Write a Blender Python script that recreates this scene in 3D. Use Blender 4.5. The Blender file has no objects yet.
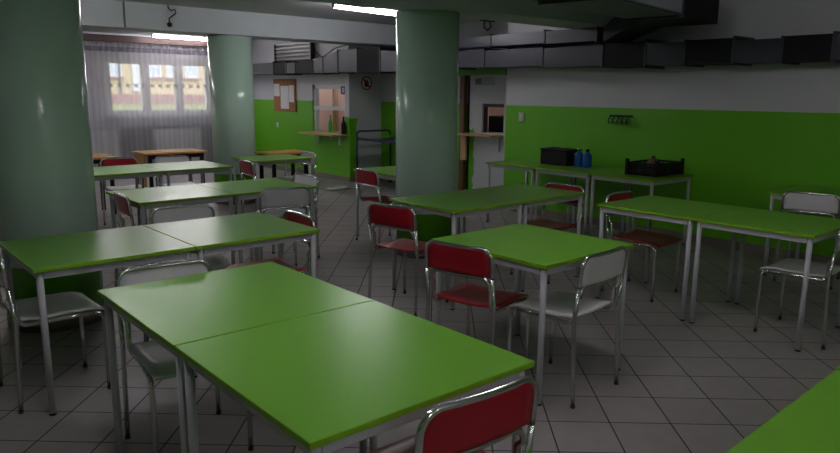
import bpy, math, random
from mathutils import Vector, Matrix
random.seed(7)
R = math.radians
S = bpy.context.scene
COL = S.collection

# ------------------------------------------------------------------ camera
EYE = 1.55
pitch, roll, yaw = 0.18912, 0.00816, 0.86292
fw = Vector((math.cos(yaw) * math.cos(pitch), math.sin(yaw) * math.cos(pitch), -math.sin(pitch)))
rt = fw.cross(Vector((0, 0, 1))).normalized()
up = rt.cross(fw)
rt2 = rt * math.cos(roll) + up * math.sin(roll)
up2 = -rt * math.sin(roll) + up * math.cos(roll)
cd = bpy.data.cameras.new('camera')
cam = bpy.data.objects.new('camera', cd)
COL.objects.link(cam)
m3 = Matrix((rt2, up2, -fw)).transposed()
cam.matrix_world = Matrix.Translation((0, 0, EYE)) @ m3.to_4x4()
cd.sensor_width = 36
cd.lens = 693.6 / 840 * 36
cd.clip_start = .05
cd.clip_end = 200
S.camera = cam

# ------------------------------------------------------------------ world, exposure
S.view_settings.view_transform = 'Standard'
S.view_settings.look = 'None'
S.view_settings.gamma = 1
S.view_settings.exposure = 0
w = bpy.data.worlds.new('world')
S.world = w
w.use_nodes = True
bg = w.node_tree.nodes['Background']
bg.inputs[0].default_value = (.80, .87, 1.0, 1)
bg.inputs[1].default_value = 4.0
TUBE = 56.0          # radiance of the fluorescent tubes
S.cycles.use_denoising = True
S.cycles.max_bounces = 8
S.cycles.transparent_max_bounces = 16
S.cycles.sample_clamp_indirect = 6

# ------------------------------------------------------------------ materials
def srgb(r, g, b):
    f = lambda c: (c / 12.92 if c <= .04045 else ((c + .055) / 1.055) ** 2.4)
    return (f(r / 255), f(g / 255), f(b / 255), 1)

class NT:
    def __init__(s, name):
        s.m = bpy.data.materials.new(name)
        s.m.use_nodes = True
        s.t = s.m.node_tree
        s.b = s.t.nodes['Principled BSDF']
        s.out = s.t.nodes['Material Output']
    def n(s, typ, **kw):
        nd = s.t.nodes.new(typ)
        for k, v in kw.items():
            setattr(nd, k, v)
        return nd
    def l(s, a, b):
        s.t.links.new(a, b)
    def math(s, op, a, b=None, c=None):
        nd = s.n('ShaderNodeMath', operation=op)
        for i, v in enumerate((a, b, c)):
            if v is None: continue
            if isinstance(v, (int, float)): nd.inputs[i].default_value = v
            else: s.l(v, nd.inputs[i])
        return nd.outputs[0]
    def coord(s):
        return s.n('ShaderNodeTexCoord').outputs['Object']
    def mix(s, fac, a, b):
        nd = s.n('ShaderNodeMix', data_type='RGBA')
        if isinstance(fac, (int, float)): nd.inputs[0].default_value = fac
        else: s.l(fac, nd.inputs[0])
        for i, v in ((6, a), (7, b)):
            if isinstance(v, tuple): nd.inputs[i].default_value = v
            else: s.l(v, nd.inputs[i])
        return nd.outputs[2]

def mat(name, col, rough=.5, metal=0.0, noise=.08, nscale=6, coat=0.0, bump=0.0, bscale=60, spec=.5):
    t = NT(name)
    co = t.coord()
    nz = t.n('ShaderNodeTexNoise')
    nz.inputs['Scale'].default_value = nscale
    nz.inputs['Detail'].default_value = 4
    t.l(co, nz.inputs['Vector'])
    d = tuple(c * (1 - noise) for c in col[:3]) + (1,)
    h = tuple(min(1, c * (1 + noise)) for c in col[:3]) + (1,)
    t.l(t.mix(nz.outputs['Fac'], d, h), t.b.inputs['Base Color'])
    t.b.inputs['Roughness'].default_value = rough
    t.b.inputs['Metallic'].default_value = metal
    t.b.inputs['Coat Weight'].default_value = coat
    t.b.inputs['Specular IOR Level'].default_value = spec
    if bump:
        n2 = t.n('ShaderNodeTexNoise')
        n2.inputs['Scale'].default_value = bscale
        t.l(co, n2.inputs['Vector'])
        bp = t.n('ShaderNodeBump')
        bp.inputs['Strength'].default_value = bump
        bp.inputs['Distance'].default_value = .01
        t.l(n2.outputs['Fac'], bp.inputs['Height'])
        t.l(bp.outputs[0], t.b.inputs['Normal'])
    return t.m

GREEN = (.115, .42, .006, 1)
WHITE = (.56, .565, .60, 1)

def two_tone(name, low, high, z0, rough=.45, wob=.0):
    t = NT(name)
    geo = t.n('ShaderNodeNewGeometry')
    sx = t.n('ShaderNodeSeparateXYZ')
    t.l(geo.outputs['Position'], sx.inputs[0])
    nz = t.n('ShaderNodeTexNoise')
    nz.inputs['Scale'].default_value = 2.2
    nz.inputs['Detail'].default_value = 5
    t.l(geo.outputs['Position'], nz.inputs['Vector'])
    z = sx.outputs[2]
    fac = t.math('GREATER_THAN', z, z0)
    lo = t.mix(nz.outputs['Fac'], tuple(c * .92 for c in low[:3]) + (1,), low)
    hi = t.mix(nz.outputs['Fac'], tuple(c * .9 for c in high[:3]) + (1,), high)
    t.l(t.mix(fac, lo, hi), t.b.inputs['Base Color'])
    t.b.inputs['Roughness'].default_value = rough
    bp = t.n('ShaderNodeBump')
    bp.inputs['Strength'].default_value = .12
    bp.inputs['Distance'].default_value = .01
    n2 = t.n('ShaderNodeTexNoise')
    n2.inputs['Scale'].default_value = 45
    t.l(geo.outputs['Position'], n2.inputs['Vector'])
    t.l(n2.outputs['Fac'], bp.inputs['Height'])
    t.l(bp.outputs[0], t.b.inputs['Normal'])
    return t.m

def ragged(name, axis, edge, sign, ztop):
    """white wall whose bottom corner carries a ragged wrap of the green paint"""
    t = NT(name)
    geo = t.n('ShaderNodeNewGeometry')
    sx = t.n('ShaderNodeSeparateXYZ')
    t.l(geo.outputs['Position'], sx.inputs[0])
    nz = t.n('ShaderNodeTexNoise')
    nz.inputs['Scale'].default_value = 7
    t.l(geo.outputs['Position'], nz.inputs['Vector'])
    k = t.math('MULTIPLY_ADD', nz.outputs['Fac'], .16, -.08)
    a = t.math('ADD', sx.outputs[axis], k)
    if sign > 0: fa = t.math('GREATER_THAN', a, edge)
    else: fa = t.math('LESS_THAN', a, edge)
    zz = t.math('MULTIPLY_ADD', nz.outputs['Fac'], .3, -.15)
    z = t.math('ADD', sx.outputs[2], zz)
    fz = t.math('LESS_THAN', z, ztop)
    f = t.math('MULTIPLY', fa, fz)
    t.l(t.mix(f, WHITE, GREEN), t.b.inputs['Base Color'])
    t.b.inputs['Roughness'].default_value = .5
    return t.m

def floor_mat():
    t = NT('floor_tiles')
    geo = t.n('ShaderNodeNewGeometry')
    mp = t.n('ShaderNodeMapping')
    mp.inputs['Rotation'].default_value = (0, 0, R(42))
    mp.inputs['Location'].default_value = (-.2585, -.2075, 0)
    t.l(geo.outputs['Position'], mp.inputs['Vector'])
    br = t.n('ShaderNodeTexBrick', offset=0.0, squash=1.0)
    br.inputs['Scale'].default_value = 1
    br.inputs['Brick Width'].default_value = .2925
    br.inputs['Row Height'].default_value = .2925
    br.inputs['Mortar Size'].default_value = .0036
    br.inputs['Mortar Smooth'].default_value = .15
    br.inputs['Color1'].default_value = (.27, .245, .245, 1)
    br.inputs['Color2'].default_value = (.305, .28, .28, 1)
    br.inputs['Mortar'].default_value = (.02, .019, .019, 1)
    t.l(mp.outputs[0], br.inputs['Vector'])
    nz = t.n('ShaderNodeTexNoise')
    nz.inputs['Scale'].default_value = 9
    nz.inputs['Detail'].default_value = 6
    t.l(geo.outputs['Position'], nz.inputs['Vector'])
    dk = t.math('MULTIPLY_ADD', nz.outputs['Fac'], .3, .82)
    mx = t.n('ShaderNodeMix', data_type='RGBA', blend_type='MULTIPLY')
    mx.inputs[0].default_value = 1
    t.l(br.outputs['Color'], mx.inputs[6])
    cb = t.n('ShaderNodeCombineColor')
    for i in range(3): t.l(dk, cb.inputs[i])
    t.l(cb.outputs[0], mx.inputs[7])
    t.l(mx.outputs[2], t.b.inputs['Base Color'])
    rg = t.math('MULTIPLY_ADD', br.outputs['Fac'], .4, .42)
    t.l(rg, t.b.inputs['Roughness'])
    bp = t.n('ShaderNodeBump', invert=True)
    bp.inputs['Strength'].default_value = .5
    bp.inputs['Distance'].default_value = .002
    t.l(br.outputs['Fac'], bp.inputs['Height'])
    t.l(bp.outputs[0], t.b.inputs['Normal'])
    return t.m

def emit(name, col, strength):
    t = NT(name)
    t.b.inputs['Base Color'].default_value = (.8, .8, .8, 1)
    t.b.inputs['Emission Color'].default_value = col
    t.b.inputs['Emission Strength'].default_value = strength
    return t.m

def glass_mat(name, tint=(1, 1, 1, 1)):
    t = NT(name)
    tr = t.n('ShaderNodeBsdfTransparent')
    tr.inputs[0].default_value = tint
    gl = t.n('ShaderNodeBsdfGlossy')
    gl.inputs['Roughness'].default_value = .03
    lw = t.n('ShaderNodeLayerWeight'); lw.inputs['Blend'].default_value = .5
    fac = t.math('MULTIPLY_ADD', t.math('POWER', lw.outputs['Facing'], 5.0), .9, .04)
    mx = t.n('ShaderNodeMixShader')
    t.l(fac, mx.inputs[0]); t.l(tr.outputs[0], mx.inputs[1]); t.l(gl.outputs[0], mx.inputs[2])
    t.l(mx.outputs[0], t.out.inputs['Surface'])
    return t.m

def sheer_mat(name, col, opacity, stripe=0.0):
    t = NT(name)
    tr = t.n('ShaderNodeBsdfTransparent')
    di = t.n('ShaderNodeBsdfDiffuse'); di.inputs[0].default_value = col
    tl = t.n('ShaderNodeBsdfTranslucent'); tl.inputs[0].default_value = col
    a = t.n('ShaderNodeMixShader'); a.inputs[0].default_value = .5
    t.l(di.outputs[0], a.inputs[1]); t.l(tl.outputs[0], a.inputs[2])
    mx = t.n('ShaderNodeMixShader')
    wv = t.n('ShaderNodeTexWave'); wv.inputs['Scale'].default_value = 3.2
    wv.inputs['Distortion'].default_value = 1.5
    t.l(t.coord(), wv.inputs['Vector'])
    f = t.math('MULTIPLY_ADD', wv.outputs['Fac'], stripe, opacity - stripe / 2)
    t.l(f, mx.inputs[0]); t.l(tr.outputs[0], mx.inputs[1]); t.l(a.outputs[0], mx.inputs[2])
    t.l(mx.outputs[0], t.out.inputs['Surface'])
    return t.m

def wood_mat(name, c1, c2, rough=.4):
    t = NT(name)
    wv = t.n('ShaderNodeTexWave', wave_type='BANDS')
    wv.inputs['Scale'].default_value = 6
    wv.inputs['Distortion'].default_value = 6
    wv.inputs['Detail'].default_value = 3
    mp = t.n('ShaderNodeMapping'); mp.inputs['Scale'].default_value = (1, 6, 1)
    t.l(t.coord(), mp.inputs['Vector']); t.l(mp.outputs[0], wv.inputs['Vector'])
    t.l(t.mix(wv.outputs['Fac'], c1, c2), t.b.inputs['Base Color'])
    t.b.inputs['Roughness'].default_value = rough
    return t.m

M = dict(
    wall=two_tone('wall_paint', GREEN, WHITE, 1.408),
    sill_shade=two_tone('sill_shade_paint', (.20, .20, .21, 1), WHITE, .87),  # grey low band paints in the shade below sill and radiators
    plain=mat('white_plaster', WHITE, .7, noise=.05, bump=.1),
    ceil=mat('ceiling_plaster', (.54, .57, .60, 1), .8, noise=.06, bump=.1),
    beam=mat('beam_paint', (.56, .60, .64, 1), .6, noise=.05),
    column=two_tone('column_paint', GREEN, (.56, .77, .65, 1), .43, .16),
    floor=floor_mat(),
    base=mat('baseboard_tile', (.17, .145, .13, 1), .4),
    jog=ragged('wrap_paint', 0, 7.16, -1, 1.12),
    hatchw=ragged('hatch_wall_paint', 1, 7.72, 1, 1.02),
    lintel=mat('green_lintel', (.10, .30, .01, 1), .5),
    top=mat('green_laminate', (.150, .40, .028, 1), .29, noise=.04, nscale=3, bump=.015, bscale=220, spec=.5),
    edge=mat('lime_edging', (.20, .42, .012, 1), .4),
    steel=mat('grey_powder_coat', (.46, .46, .50, 1), .4, noise=.05),
    chrome=mat('chrome_tube', (.70, .70, .70, 1), .16, metal=1.0, noise=.04),
    rubber=mat('black_rubber', (.02, .02, .02, 1), .7),
    red=mat('red_seat_shell', (.29, .006, .014, 1), .33, noise=.08),
    white=mat('white_seat_shell', (.74, .73, .75, 1), .4, noise=.05),
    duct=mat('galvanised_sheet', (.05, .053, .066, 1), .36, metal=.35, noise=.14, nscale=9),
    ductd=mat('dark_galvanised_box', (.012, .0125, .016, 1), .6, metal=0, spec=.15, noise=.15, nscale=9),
    bright=mat('lit_side_sheet', (.45, .47, .56, 1), .4, metal=.7, noise=.1),  # paler duct metal for the side the light falls on
    flange=mat('dark_flange', (.055, .057, .065, 1), .5, metal=.5),
    tube=emit('lit_tube', (1, .94, .97, 1), TUBE),
    tube_dim=emit('dim_tube', (1, .94, .97, 1), TUBE * .68),  # same tube at a lower emission, set for overall brightness
    housing=mat('light_housing', (.6, .62, .6, 1), .5),
    black=mat('black_plastic', (.006, .0055, .007, 1), .6, spec=.25),
    cable=mat('black_cable', (.01, .01, .01, 1), .5),
    cork=wood_mat('cork', (.36, .17, .06, 1), (.27, .12, .045, 1), .8),
    paper=mat('paper', (.72, .72, .74, 1), .8, noise=.05),
    pvc=mat('white_pvc', (.72, .72, .74, 1), .4, noise=.03),
    glass=glass_mat('window_glass'),
    sheer=sheer_mat('sheer_curtain', (.62, .59, .63, 1), .47, .10),
    sheerd=sheer_mat('dark_curtain_band', (.20, .18, .23, 1), .82, .4),
    motif=mat('embroidered_motif', (.30, .28, .29, 1), .8),
    rail=wood_mat('dark_pelmet_wood', (.06, .018, .013, 1), (.04, .012, .009, 1), .5),
    pine=wood_mat('pine', (.62, .40, .20, 1), (.52, .31, .14, 1), .45),
    ochre=wood_mat('honey_wood', (.62, .30, .055, 1), (.54, .25, .045, 1), .6),
    brown=wood_mat('brown_jamb', (.16, .075, .035, 1), (.12, .055, .028, 1), .5),
    darkwood=wood_mat('dark_frame_wood', (.03, .018, .012, 1), (.02, .012, .008, 1), .5),
    dark=mat('void_shade', (.01, .009, .008, 1), .8),
    blue=mat('blue_sign', (.02, .04, .22, 1), .4),
    bluep=mat('blue_plastic', (.015, .10, .42, 1), .3),
    navy=mat('navy_tube', (.025, .032, .075, 1), .35),
    signred=mat('sign_red', (.45, .015, .02, 1), .4),
    bgreen=mat('green_bottle', (.04, .40, .05, 1), .2),
    switch=mat('switch_plastic', (.6, .62, .6, 1), .4),
    beige=mat('kitchen_wall', (.62, .42, .35, 1), .7),
    rad=mat('radiator_enamel', (.75, .75, .76, 1), .4),
    house=mat('yellow_render', (.70, .56, .36, 1), .9, noise=.05),
    plinth=mat('pink_plinth', (.42, .24, .225, 1), .9),
    grass=mat('grass', (.25, .26, .12, 1), 1, noise=.3, nscale=3),
    pane=mat('far_window_pane', (.62, .66, .72, 1), .2),
    grey=mat('grey_print', (.16, .16, .17, 1), .7),
    food=mat('brown_contents', (.16, .085, .06, 1), .8),
    cloth=mat('pale_rag', (.55, .53, .52, 1), .9),
    heat=mat('grey_slat', (.13, .13, .135, 1), .4, metal=.4),
    heatb=mat('grey_back_plate', (.07, .07, .075, 1), .5),
    hood=mat('steel_appliance', (.30, .30, .32, 1), .35, metal=.7),
)

# ------------------------------------------------------------------ mesh helper
class MB:
    def __init__(s): s.v = []; s.f = []; s.sm = []; s.mi = []; s.cur = 0
    def add(s, vs, fs, smooth=False):
        o = len(s.v); s.v += [tuple(v) for v in vs]
        for f in fs: s.f.append([i + o for i in f]); s.sm.append(smooth); s.mi.append(s.cur)
        return s
    def box(s, x0, y0, z0, x1, y1, z1, bev=0.0, mtx=None):
        b = min(bev, (x1 - x0) / 2.01, (y1 - y0) / 2.01, (z1 - z0) / 2.01)
        if b <= 0:
            vs = [(x, y, z) for z in (z0, z1) for y in (y0, y1) for x in (x0, x1)]
            fs = [(0, 2, 3, 1), (4, 5, 7, 6), (0, 1, 5, 4), (2, 6, 7, 3), (0, 4, 6, 2), (1, 3, 7, 5)]
        else:
            vs = []; idx = {}
            X = (x0, x1); Y = (y0, y1); Z = (z0, z1)
            for i in (0, 1):
                for j in (0, 1):
                    for k in (0, 1):
                        sx, sy, sz = (b if i == 0 else -b), (b if j == 0 else -b), (b if k == 0 else -b)
                        idx[i, j, k, 0] = len(vs); vs.append((X[i], Y[j] + sy, Z[k] + sz))
                        idx[i, j, k, 1] = len(vs); vs.append((X[i] + sx, Y[j], Z[k] + sz))
                        idx[i, j, k, 2] = len(vs); vs.append((X[i] + sx, Y[j] + sy, Z[k]))
            fs = []
            def quad(q): fs.append(q)
            for i in (0, 1):
                q = [idx[i, 0, 0, 0], idx[i, 1, 0, 0], idx[i, 1, 1, 0], idx[i, 0, 1, 0]]; quad(q[::-1] if i == 0 else q)
                q = [idx[0, i, 0, 1], idx[1, i, 0, 1], idx[1, i, 1, 1], idx[0, i, 1, 1]]; quad(q if i == 0 else q[::-1])
                q = [idx[0, 0, i, 2], idx[1, 0, i, 2], idx[1, 1, i, 2], idx[0, 1, i, 2]]; quad(q[::-1] if i == 0 else q)
            for a in (0, 1):
                for c in (0, 1):
                    quad([idx[a, c, 0, 0], idx[a, c, 1, 0], idx[a, c, 1, 1], idx[a, c, 0, 1]][::(1 if (a == c) else -1)])
                    quad([idx[a, 0, c, 0], idx[a, 1, c, 0], idx[a, 1, c, 2], idx[a, 0, c, 2]][::(1 if (a != c) else -1)])
                    quad([idx[0, a, c, 1], idx[1, a, c, 1], idx[1, a, c, 2], idx[0, a, c, 2]][::(1 if (a == c) else -1)])
                    for d in (0, 1):
                        t = [idx[a, c, d, 0], idx[a, c, d, 1], idx[a, c, d, 2]]
                        fs.append(t if (a + c + d) % 2 == 1 else t[::-1])
        if mtx: vs = [mtx @ Vector(v) for v in vs]
        return s.add(vs, fs)
    def tube(s, pts, r, n=10, cap=True, closed=False):
        P = [Vector(p) for p in pts]; N = len(P)
        T = []
        for i in range(N):
            a = P[(i - 1) % N] if (closed or i > 0) else P[i]
            b = P[(i + 1) % N] if (closed or i < N - 1) else P[i]
            T.append((b - a).normalized())
        u = T[0].orthogonal().normalized()
        vs = []
        for i in range(N):
            u = (u - T[i] * u.dot(T[i])).normalized()
            w_ = T[i].cross(u)
            rr = r[i] if isinstance(r, (list, tuple)) else r
            for k in range(n):
                a = 2 * math.pi * k / n
                vs.append(P[i] + u * (rr * math.cos(a)) + w_ * (rr * math.sin(a)))
        fs = []
        for i in range(N if closed else N - 1):
            j = (i + 1) % N
            for k in range(n):
                k2 = (k + 1) % n
                fs.append((i * n + k, i * n + k2, j * n + k2, j * n + k))
        s.add(vs, fs, True)
        if cap and not closed:
            o = len(s.v) - N * n
            s.f.append([o + k for k in range(n)][::-1]); s.sm.append(False); s.mi.append(s.cur)
            s.f.append([o + (N - 1) * n + k for k in range(n)]); s.sm.append(False); s.mi.append(s.cur)
        return s
    def lathe(s, prof, c=(0, 0), n=32, cap=True):
        vs = []
        for r, z in prof:
            for k in range(n):
                a = 2 * math.pi * k / n
                vs.append((c[0] + r * math.cos(a), c[1] + r * math.sin(a), z))
        fs = []
        for i in range(len(prof) - 1):
            for k in range(n):
                k2 = (k + 1) % n
                fs.append((i * n + k, i * n + k2, (i + 1) * n + k2, (i + 1) * n + k))
        o = len(s.v)
        s.add(vs, fs, True)
        if cap:
            s.f.append([o + k for k in range(n)][::-1]); s.sm.append(False); s.mi.append(s.cur)
            s.f.append([o + (len(prof) - 1) * n + k for k in range(n)]); s.sm.append(False); s.mi.append(s.cur)
        return s
    def slab(s, grid, th, nrm):
        """thick sheet: grid[i][j] points, offset th along function nrm(i,j)"""
        ni, nj = len(grid), len(grid[0])
        vs = []
        for sgn in (0, 1):
            for i in range(ni):
                for j in range(nj):
                    vs.append(Vector(grid[i][j]) + Vector(nrm(i, j)) * (th * sgn))
        fs = []
        A = lambda i, j: i * nj + j
        B = lambda i, j: ni * nj + i * nj + j
        for i in range(ni - 1):
            for j in range(nj - 1):
                fs.append((A(i, j), A(i + 1, j), A(i + 1, j + 1), A(i, j + 1)))
                fs.append((B(i, j), B(i, j + 1), B(i + 1, j + 1), B(i + 1, j)))
        for i in range(ni - 1):
            fs.append((A(i, 0), B(i, 0), B(i + 1, 0), A(i + 1, 0)))
            fs.append((A(i, nj - 1), A(i + 1, nj - 1), B(i + 1, nj - 1), B(i, nj - 1)))
        for j in range(nj - 1):
            fs.append((A(0, j), A(0, j + 1), B(0, j + 1), B(0, j)))
            fs.append((A(ni - 1, j), B(ni - 1, j), B(ni - 1, j + 1), A(ni - 1, j + 1)))
        return s.add(vs, fs, True)
    def poly(s, pts, d0, d1, axes):
        """prism from 2D outline; axes(u,v,d)->xyz"""
        n = len(pts)
        vs = [axes(u, v, d0) for u, v in pts] + [axes(u, v, d1) for u, v in pts]
        fs = [list(range(n))[::-1], list(range(n, 2 * n))]
        for i in range(n):
            j = (i + 1) % n
            fs.append((i, j, n + j, n + i))
        return s.add(vs, fs)
    def mesh(s, name, mats):
        me = bpy.data.meshes.new(name)
        me.from_pydata(s.v, [], s.f)
        if not isinstance(mats, (list, tuple)): mats = [mats]
        for m in mats: me.materials.append(m)
        me.polygons.foreach_set('use_smooth', s.sm)
        me.polygons.foreach_set('material_index', s.mi)
        import bmesh
        b = bmesh.new(); b.from_mesh(me)
        bmesh.ops.recalc_face_normals(b, faces=b.faces)
        b.to_mesh(me); b.free()
        me.update()
        return me
    def build(s, name, mats, parent=None):
        o = bpy.data.objects.new(name, s.mesh(name, mats))
        COL.objects.link(o)
        if parent: o.parent = parent
        return o

def tag(o, label=None, cat=None, group=None, kind=None):
    if label: o['label'] = label
    if cat: o['category'] = cat
    if group: o['group'] = group
    if kind: o['kind'] = kind
    return o

def thing(name, label, cat, loc=(0, 0, 0), rz=0, group=None):
    o = bpy.data.objects.new(name, None)
    o.empty_display_size = .1
    COL.objects.link(o)
    o.location = loc
    o.rotation_euler = (0, 0, rz)
    return tag(o, label, cat, group)

def copy_tree(o, parent=None):
    c = o.copy()
    COL.objects.link(c)
    if parent: c.parent = parent
    for ch in list(o.children):
        copy_tree(ch, c)
    return c

def struct(o, label):
    return tag(o, label, None, None, 'structure')

def arc(c, a0, a1, r, ax, n=6):
    """points of an arc; ax = (e1, e2) basis"""
    e1, e2 = Vector(ax[0]), Vector(ax[1])
    return [Vector(c) + e1 * (r * math.cos(a0 + (a1 - a0) * i / n)) + e2 * (r * math.sin(a0 + (a1 - a0) * i / n)) for i in range(n + 1)]

# ------------------------------------------------------------------ the setting
X0, X1, Y0, Y1, ZC = -4.0, 7.0, -3.0, 14.0, 2.62
def bx(name, m, *a, label=None, bev=0):
    return struct(MB().box(*a, bev=bev).build(name, m), label)

bx('floor', M['floor'], X0 - .2, Y0 - .2, -.12, 9.6, Y1 + .3, 0, label='grey square tiled floor laid diagonally')
bx('ceiling', M['ceil'], X0 - .2, Y0 - .2, ZC, 9.6, Y1 + .3, ZC + .15, label='dim white low ceiling')
bx('wall_left', M['wall'], X0 - .2, Y0, 0, X0, Y1, ZC, label='wall far to the left out of view')
bx('wall_rear', M['wall'], X0 - .2, Y0 - .2, 0, X1 + .7, Y0, ZC, label='wall behind the viewpoint')
bx('wall_right', M['wall'], X1, Y0, 0, 7.7, 6.43, ZC, label='long wall of green paint below and white above')
bx('wall_recess', M['wall'], 7.7, 7.98, 0, 7.85, 10.1, ZC, label='recessed wall behind the round column')
# hatch wall with the small serving opening
hw = MB()
hw.box(7.7, 6.43, 0, 7.85, 7.11, ZC); hw.box(7.7, 7.56, 0, 7.85, 7.83, ZC); hw.box(7.7, 7.83, 1.83, 7.85, 7.98, ZC)
hw.box(7.7, 7.11, 0, 7.85, 7.56, .965); hw.box(7.7, 7.11, 1.41, 7.85, 7.56, ZC)
struct(hw.build('wall_hatch', M['hatchw']), 'white recessed wall around the small serving opening')
struct(MB().box(7.0, 10.1, 0, 9.3, 10.22, ZC).build('wall_jog', M['jog']), 'white return wall with the round hand sign')
# wall with the kitchen hatch
bw = MB()
ha, hb, hz0, hz1 = 10.24, 11.29, .855, 1.70
bw.box(7.0, hb, 0, 7.14, Y1, ZC); bw.box(7.0, 10.22, 0, 7.14, hb, hz0); bw.box(7.0, 10.22, hz1, 7.14, hb, ZC)
struct(bw.build('wall_notice', M['wall']), 'bright green and white wall with the notice board')
# window wall with three openings; the last two are unseen, added for daylight
WIN = [(4.17, 6.23), (1.0, 3.06), (-2.2, -.14)]
WZ0, WZ1 = 1.10, 2.15
ww = MB()
xs = [X0 - .2] + [v for p in sorted(WIN) for v in p] + [9.5]
for i in range(0, len(xs), 2): ww.box(xs[i], Y1, 0, xs[i + 1], Y1 + .2, ZC)
for a, b in WIN:
    ww.box(a, Y1, 0, b, Y1 + .2, WZ0); ww.box(a, Y1, WZ1, b, Y1 + .2, ZC)
struct(ww.build('wall_window', M['sill_shade']), 'white wall behind the curtain with the windows')
# rooms behind the hatches
kb = MB()
kb.box(9.0, 10.22, 0, 9.1, Y1, ZC)
struct(kb.build('wall_kitchen', M['beige']), 'pinkish kitchen wall seen through the hatch')
kb = MB(); kb.box(7.14, 12.6, 0, 9.0, 12.7, ZC)
struct(kb.build('wall_kitchen_side', M['beige']), 'beige kitchen side wall seen through the hatch')
kb = MB(); kb.box(9.3, 6.3, 0, 9.4, 10.1, ZC); kb.box(7.7, 6.3, 0, 9.3, 6.43, ZC); kb.box(7.85, 8.9, 0, 9.3, 9.0, ZC)
struct(kb.build('wall_scullery', M['beige']), 'dim pinkish room behind the small serving opening')

bx('beam_rear', M['beam'], X0, 8.97, 2.31, 7.7, 9.47, ZC, label='white ceiling beam over the far column')
bx('beam_front', M['beam'], X0, 4.60, 2.29, 7.0, 5.12, ZC, label='ceiling beam over the two nearer columns')

def column(x, y, lab):
    struct(MB().lathe([(.297, .09), (.297, 2.30)], (x, y), 64).build('column', M['column']), lab)
    struct(MB().lathe([(.303, 0), (.303, .088), (.298, .092)], (x, y), 64).build('trim_1', M['base']), 'dark tile ring at the foot of a column')
column(1.09, 5.12, 'thick glossy grey-green round column at the left edge')
column(4.43, 5.09, 'glossy grey-green round column in the middle of the hall')
column(4.42, 9.24, 'glossy grey-green round column beside the window')

struct(MB().box(6.982, Y0, 0, 7.0, 6.43, .088).build('baseboard_right', M['base']), 'dark baseboard along the green wall')
struct(MB().box(6.982, 10.1, 0, 7.0, 13.98, .088).build('baseboard_notice', M['base']), 'dark baseboard below the notice board wall')
struct(MB().box(7.0, 10.082, 0, 7.68, 10.1, .088).build('baseboard_jog', M['base']), 'grey baseboard below the hand sign')

struct(MB().box(7.655, 7.07, 1.83, 7.70, 8.95, 1.93).build('trim_2', M['lintel']), 'dark green lintel strip above the doorway')
# doorway left of the hatch
d = bpy.data.objects.new('door_1', None); COL.objects.link(d); struct(d, 'dark doorway with brown frame beside the middle column')
MB().box(7.64, 7.90, 0, 7.70, 8.0, 1.83, .004).build('door_frame', M['brown'], d)
MB().box(7.82, 7.83, 0, 7.85, 7.98, 1.83).build('gap_shade', M['dark'], d)  # dark sheet painting in the shade of the open door gap

# windows: three-sash white units
def window(i, a, b, lab):
    o = bpy.data.objects.new('window_%d' % i, None); COL.objects.link(o); struct(o, lab)
    f = MB(); y0, y1 = Y1 + .03, Y1 + .11
    n = 3; W = (b - a)
    f.box(a, y0, WZ0, b, y1, WZ0 + .09, .004); f.box(a, y0, WZ1 - .08, b, y1, WZ1, .004)
    post = [a, a + .085]
    edges = [(a, a + .085), (a + .085 + .575, a + .085 + .575 + .165), (a + .085 + .575 + .165 + .5, a + .085 + .575 + .33 + .5), (b - .09, b)]
    for e0, e1 in edges: f.box(e0, y0, WZ0 + .09, e1, y1, WZ1 - .08, .004)
    fr = f.build('window_frame', M['pvc'], o)
    for (p, q), (r_, s_) in zip(edges[:-1], edges[1:]):
        MB().box(q, Y1 + .06, WZ0 + .09, r_, Y1 + .072, WZ1 - .08).build('pane', M['glass'], o)
    MB().box(a - .04, Y1 - .12, WZ0 - .04, b + .04, Y1 + .03, WZ0, .004).build('window_sill', M['pvc'], o)
window(1, *WIN[0], 'white three-pane window seen through the sheer curtain')
window(2, *WIN[1], 'white three-pane window hidden behind the left column, added for daylight')
window(3, *WIN[2], 'white three-pane window beyond the left edge, added for daylight')
for a, b in WIN:      # daylight portals guiding the sky through the openings
    ld = bpy.data.lights.new('daylight', 'AREA'); ld.shape = 'RECTANGLE'; ld.size = b - a; ld.size_y = WZ1 - WZ0
    ld.cycles.is_portal = True
    lo = bpy.data.objects.new('daylight', ld); COL.objects.link(lo)
    lo.location = ((a + b) / 2, Y1 + .19, (WZ0 + WZ1) / 2); lo.rotation_euler = (R(-90), 0, 0)

# kitchen hatch frame
o = bpy.data.objects.new('window_4', None); COL.objects.link(o); struct(o, 'white framed kitchen serving hatch')
f = MB()
f.box(7.03, hb - .07, hz0, 7.11, hb, hz1, .004); f.box(7.03, ha, hz0, 7.11, ha + .05, hz1, .004)
f.box(7.03, ha, hz1 - .08, 7.11, hb, hz1, .004); f.box(7.02, ha, 1.245, 7.11, hb, 1.315, .004)
f.build('window_frame', M['pvc'], o)
MB().box(7.06, ha + .05, 1.315, 7.068, hb - .07, hz1 - .08).build('pane', M['glass'], o)
# small hatch frame
o = bpy.data.objects.new('window_5', None); COL.objects.link(o); struct(o, 'dark framed small serving opening')
f = MB()
f.box(7.74, 7.53, .975, 7.80, 7.56, 1.41); f.box(7.74, 7.11, .975, 7.80, 7.14, 1.41); f.box(7.74, 7.14, 1.36, 7.80, 7.53, 1.41)
f.build('window_frame', M['darkwood'], o)

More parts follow.
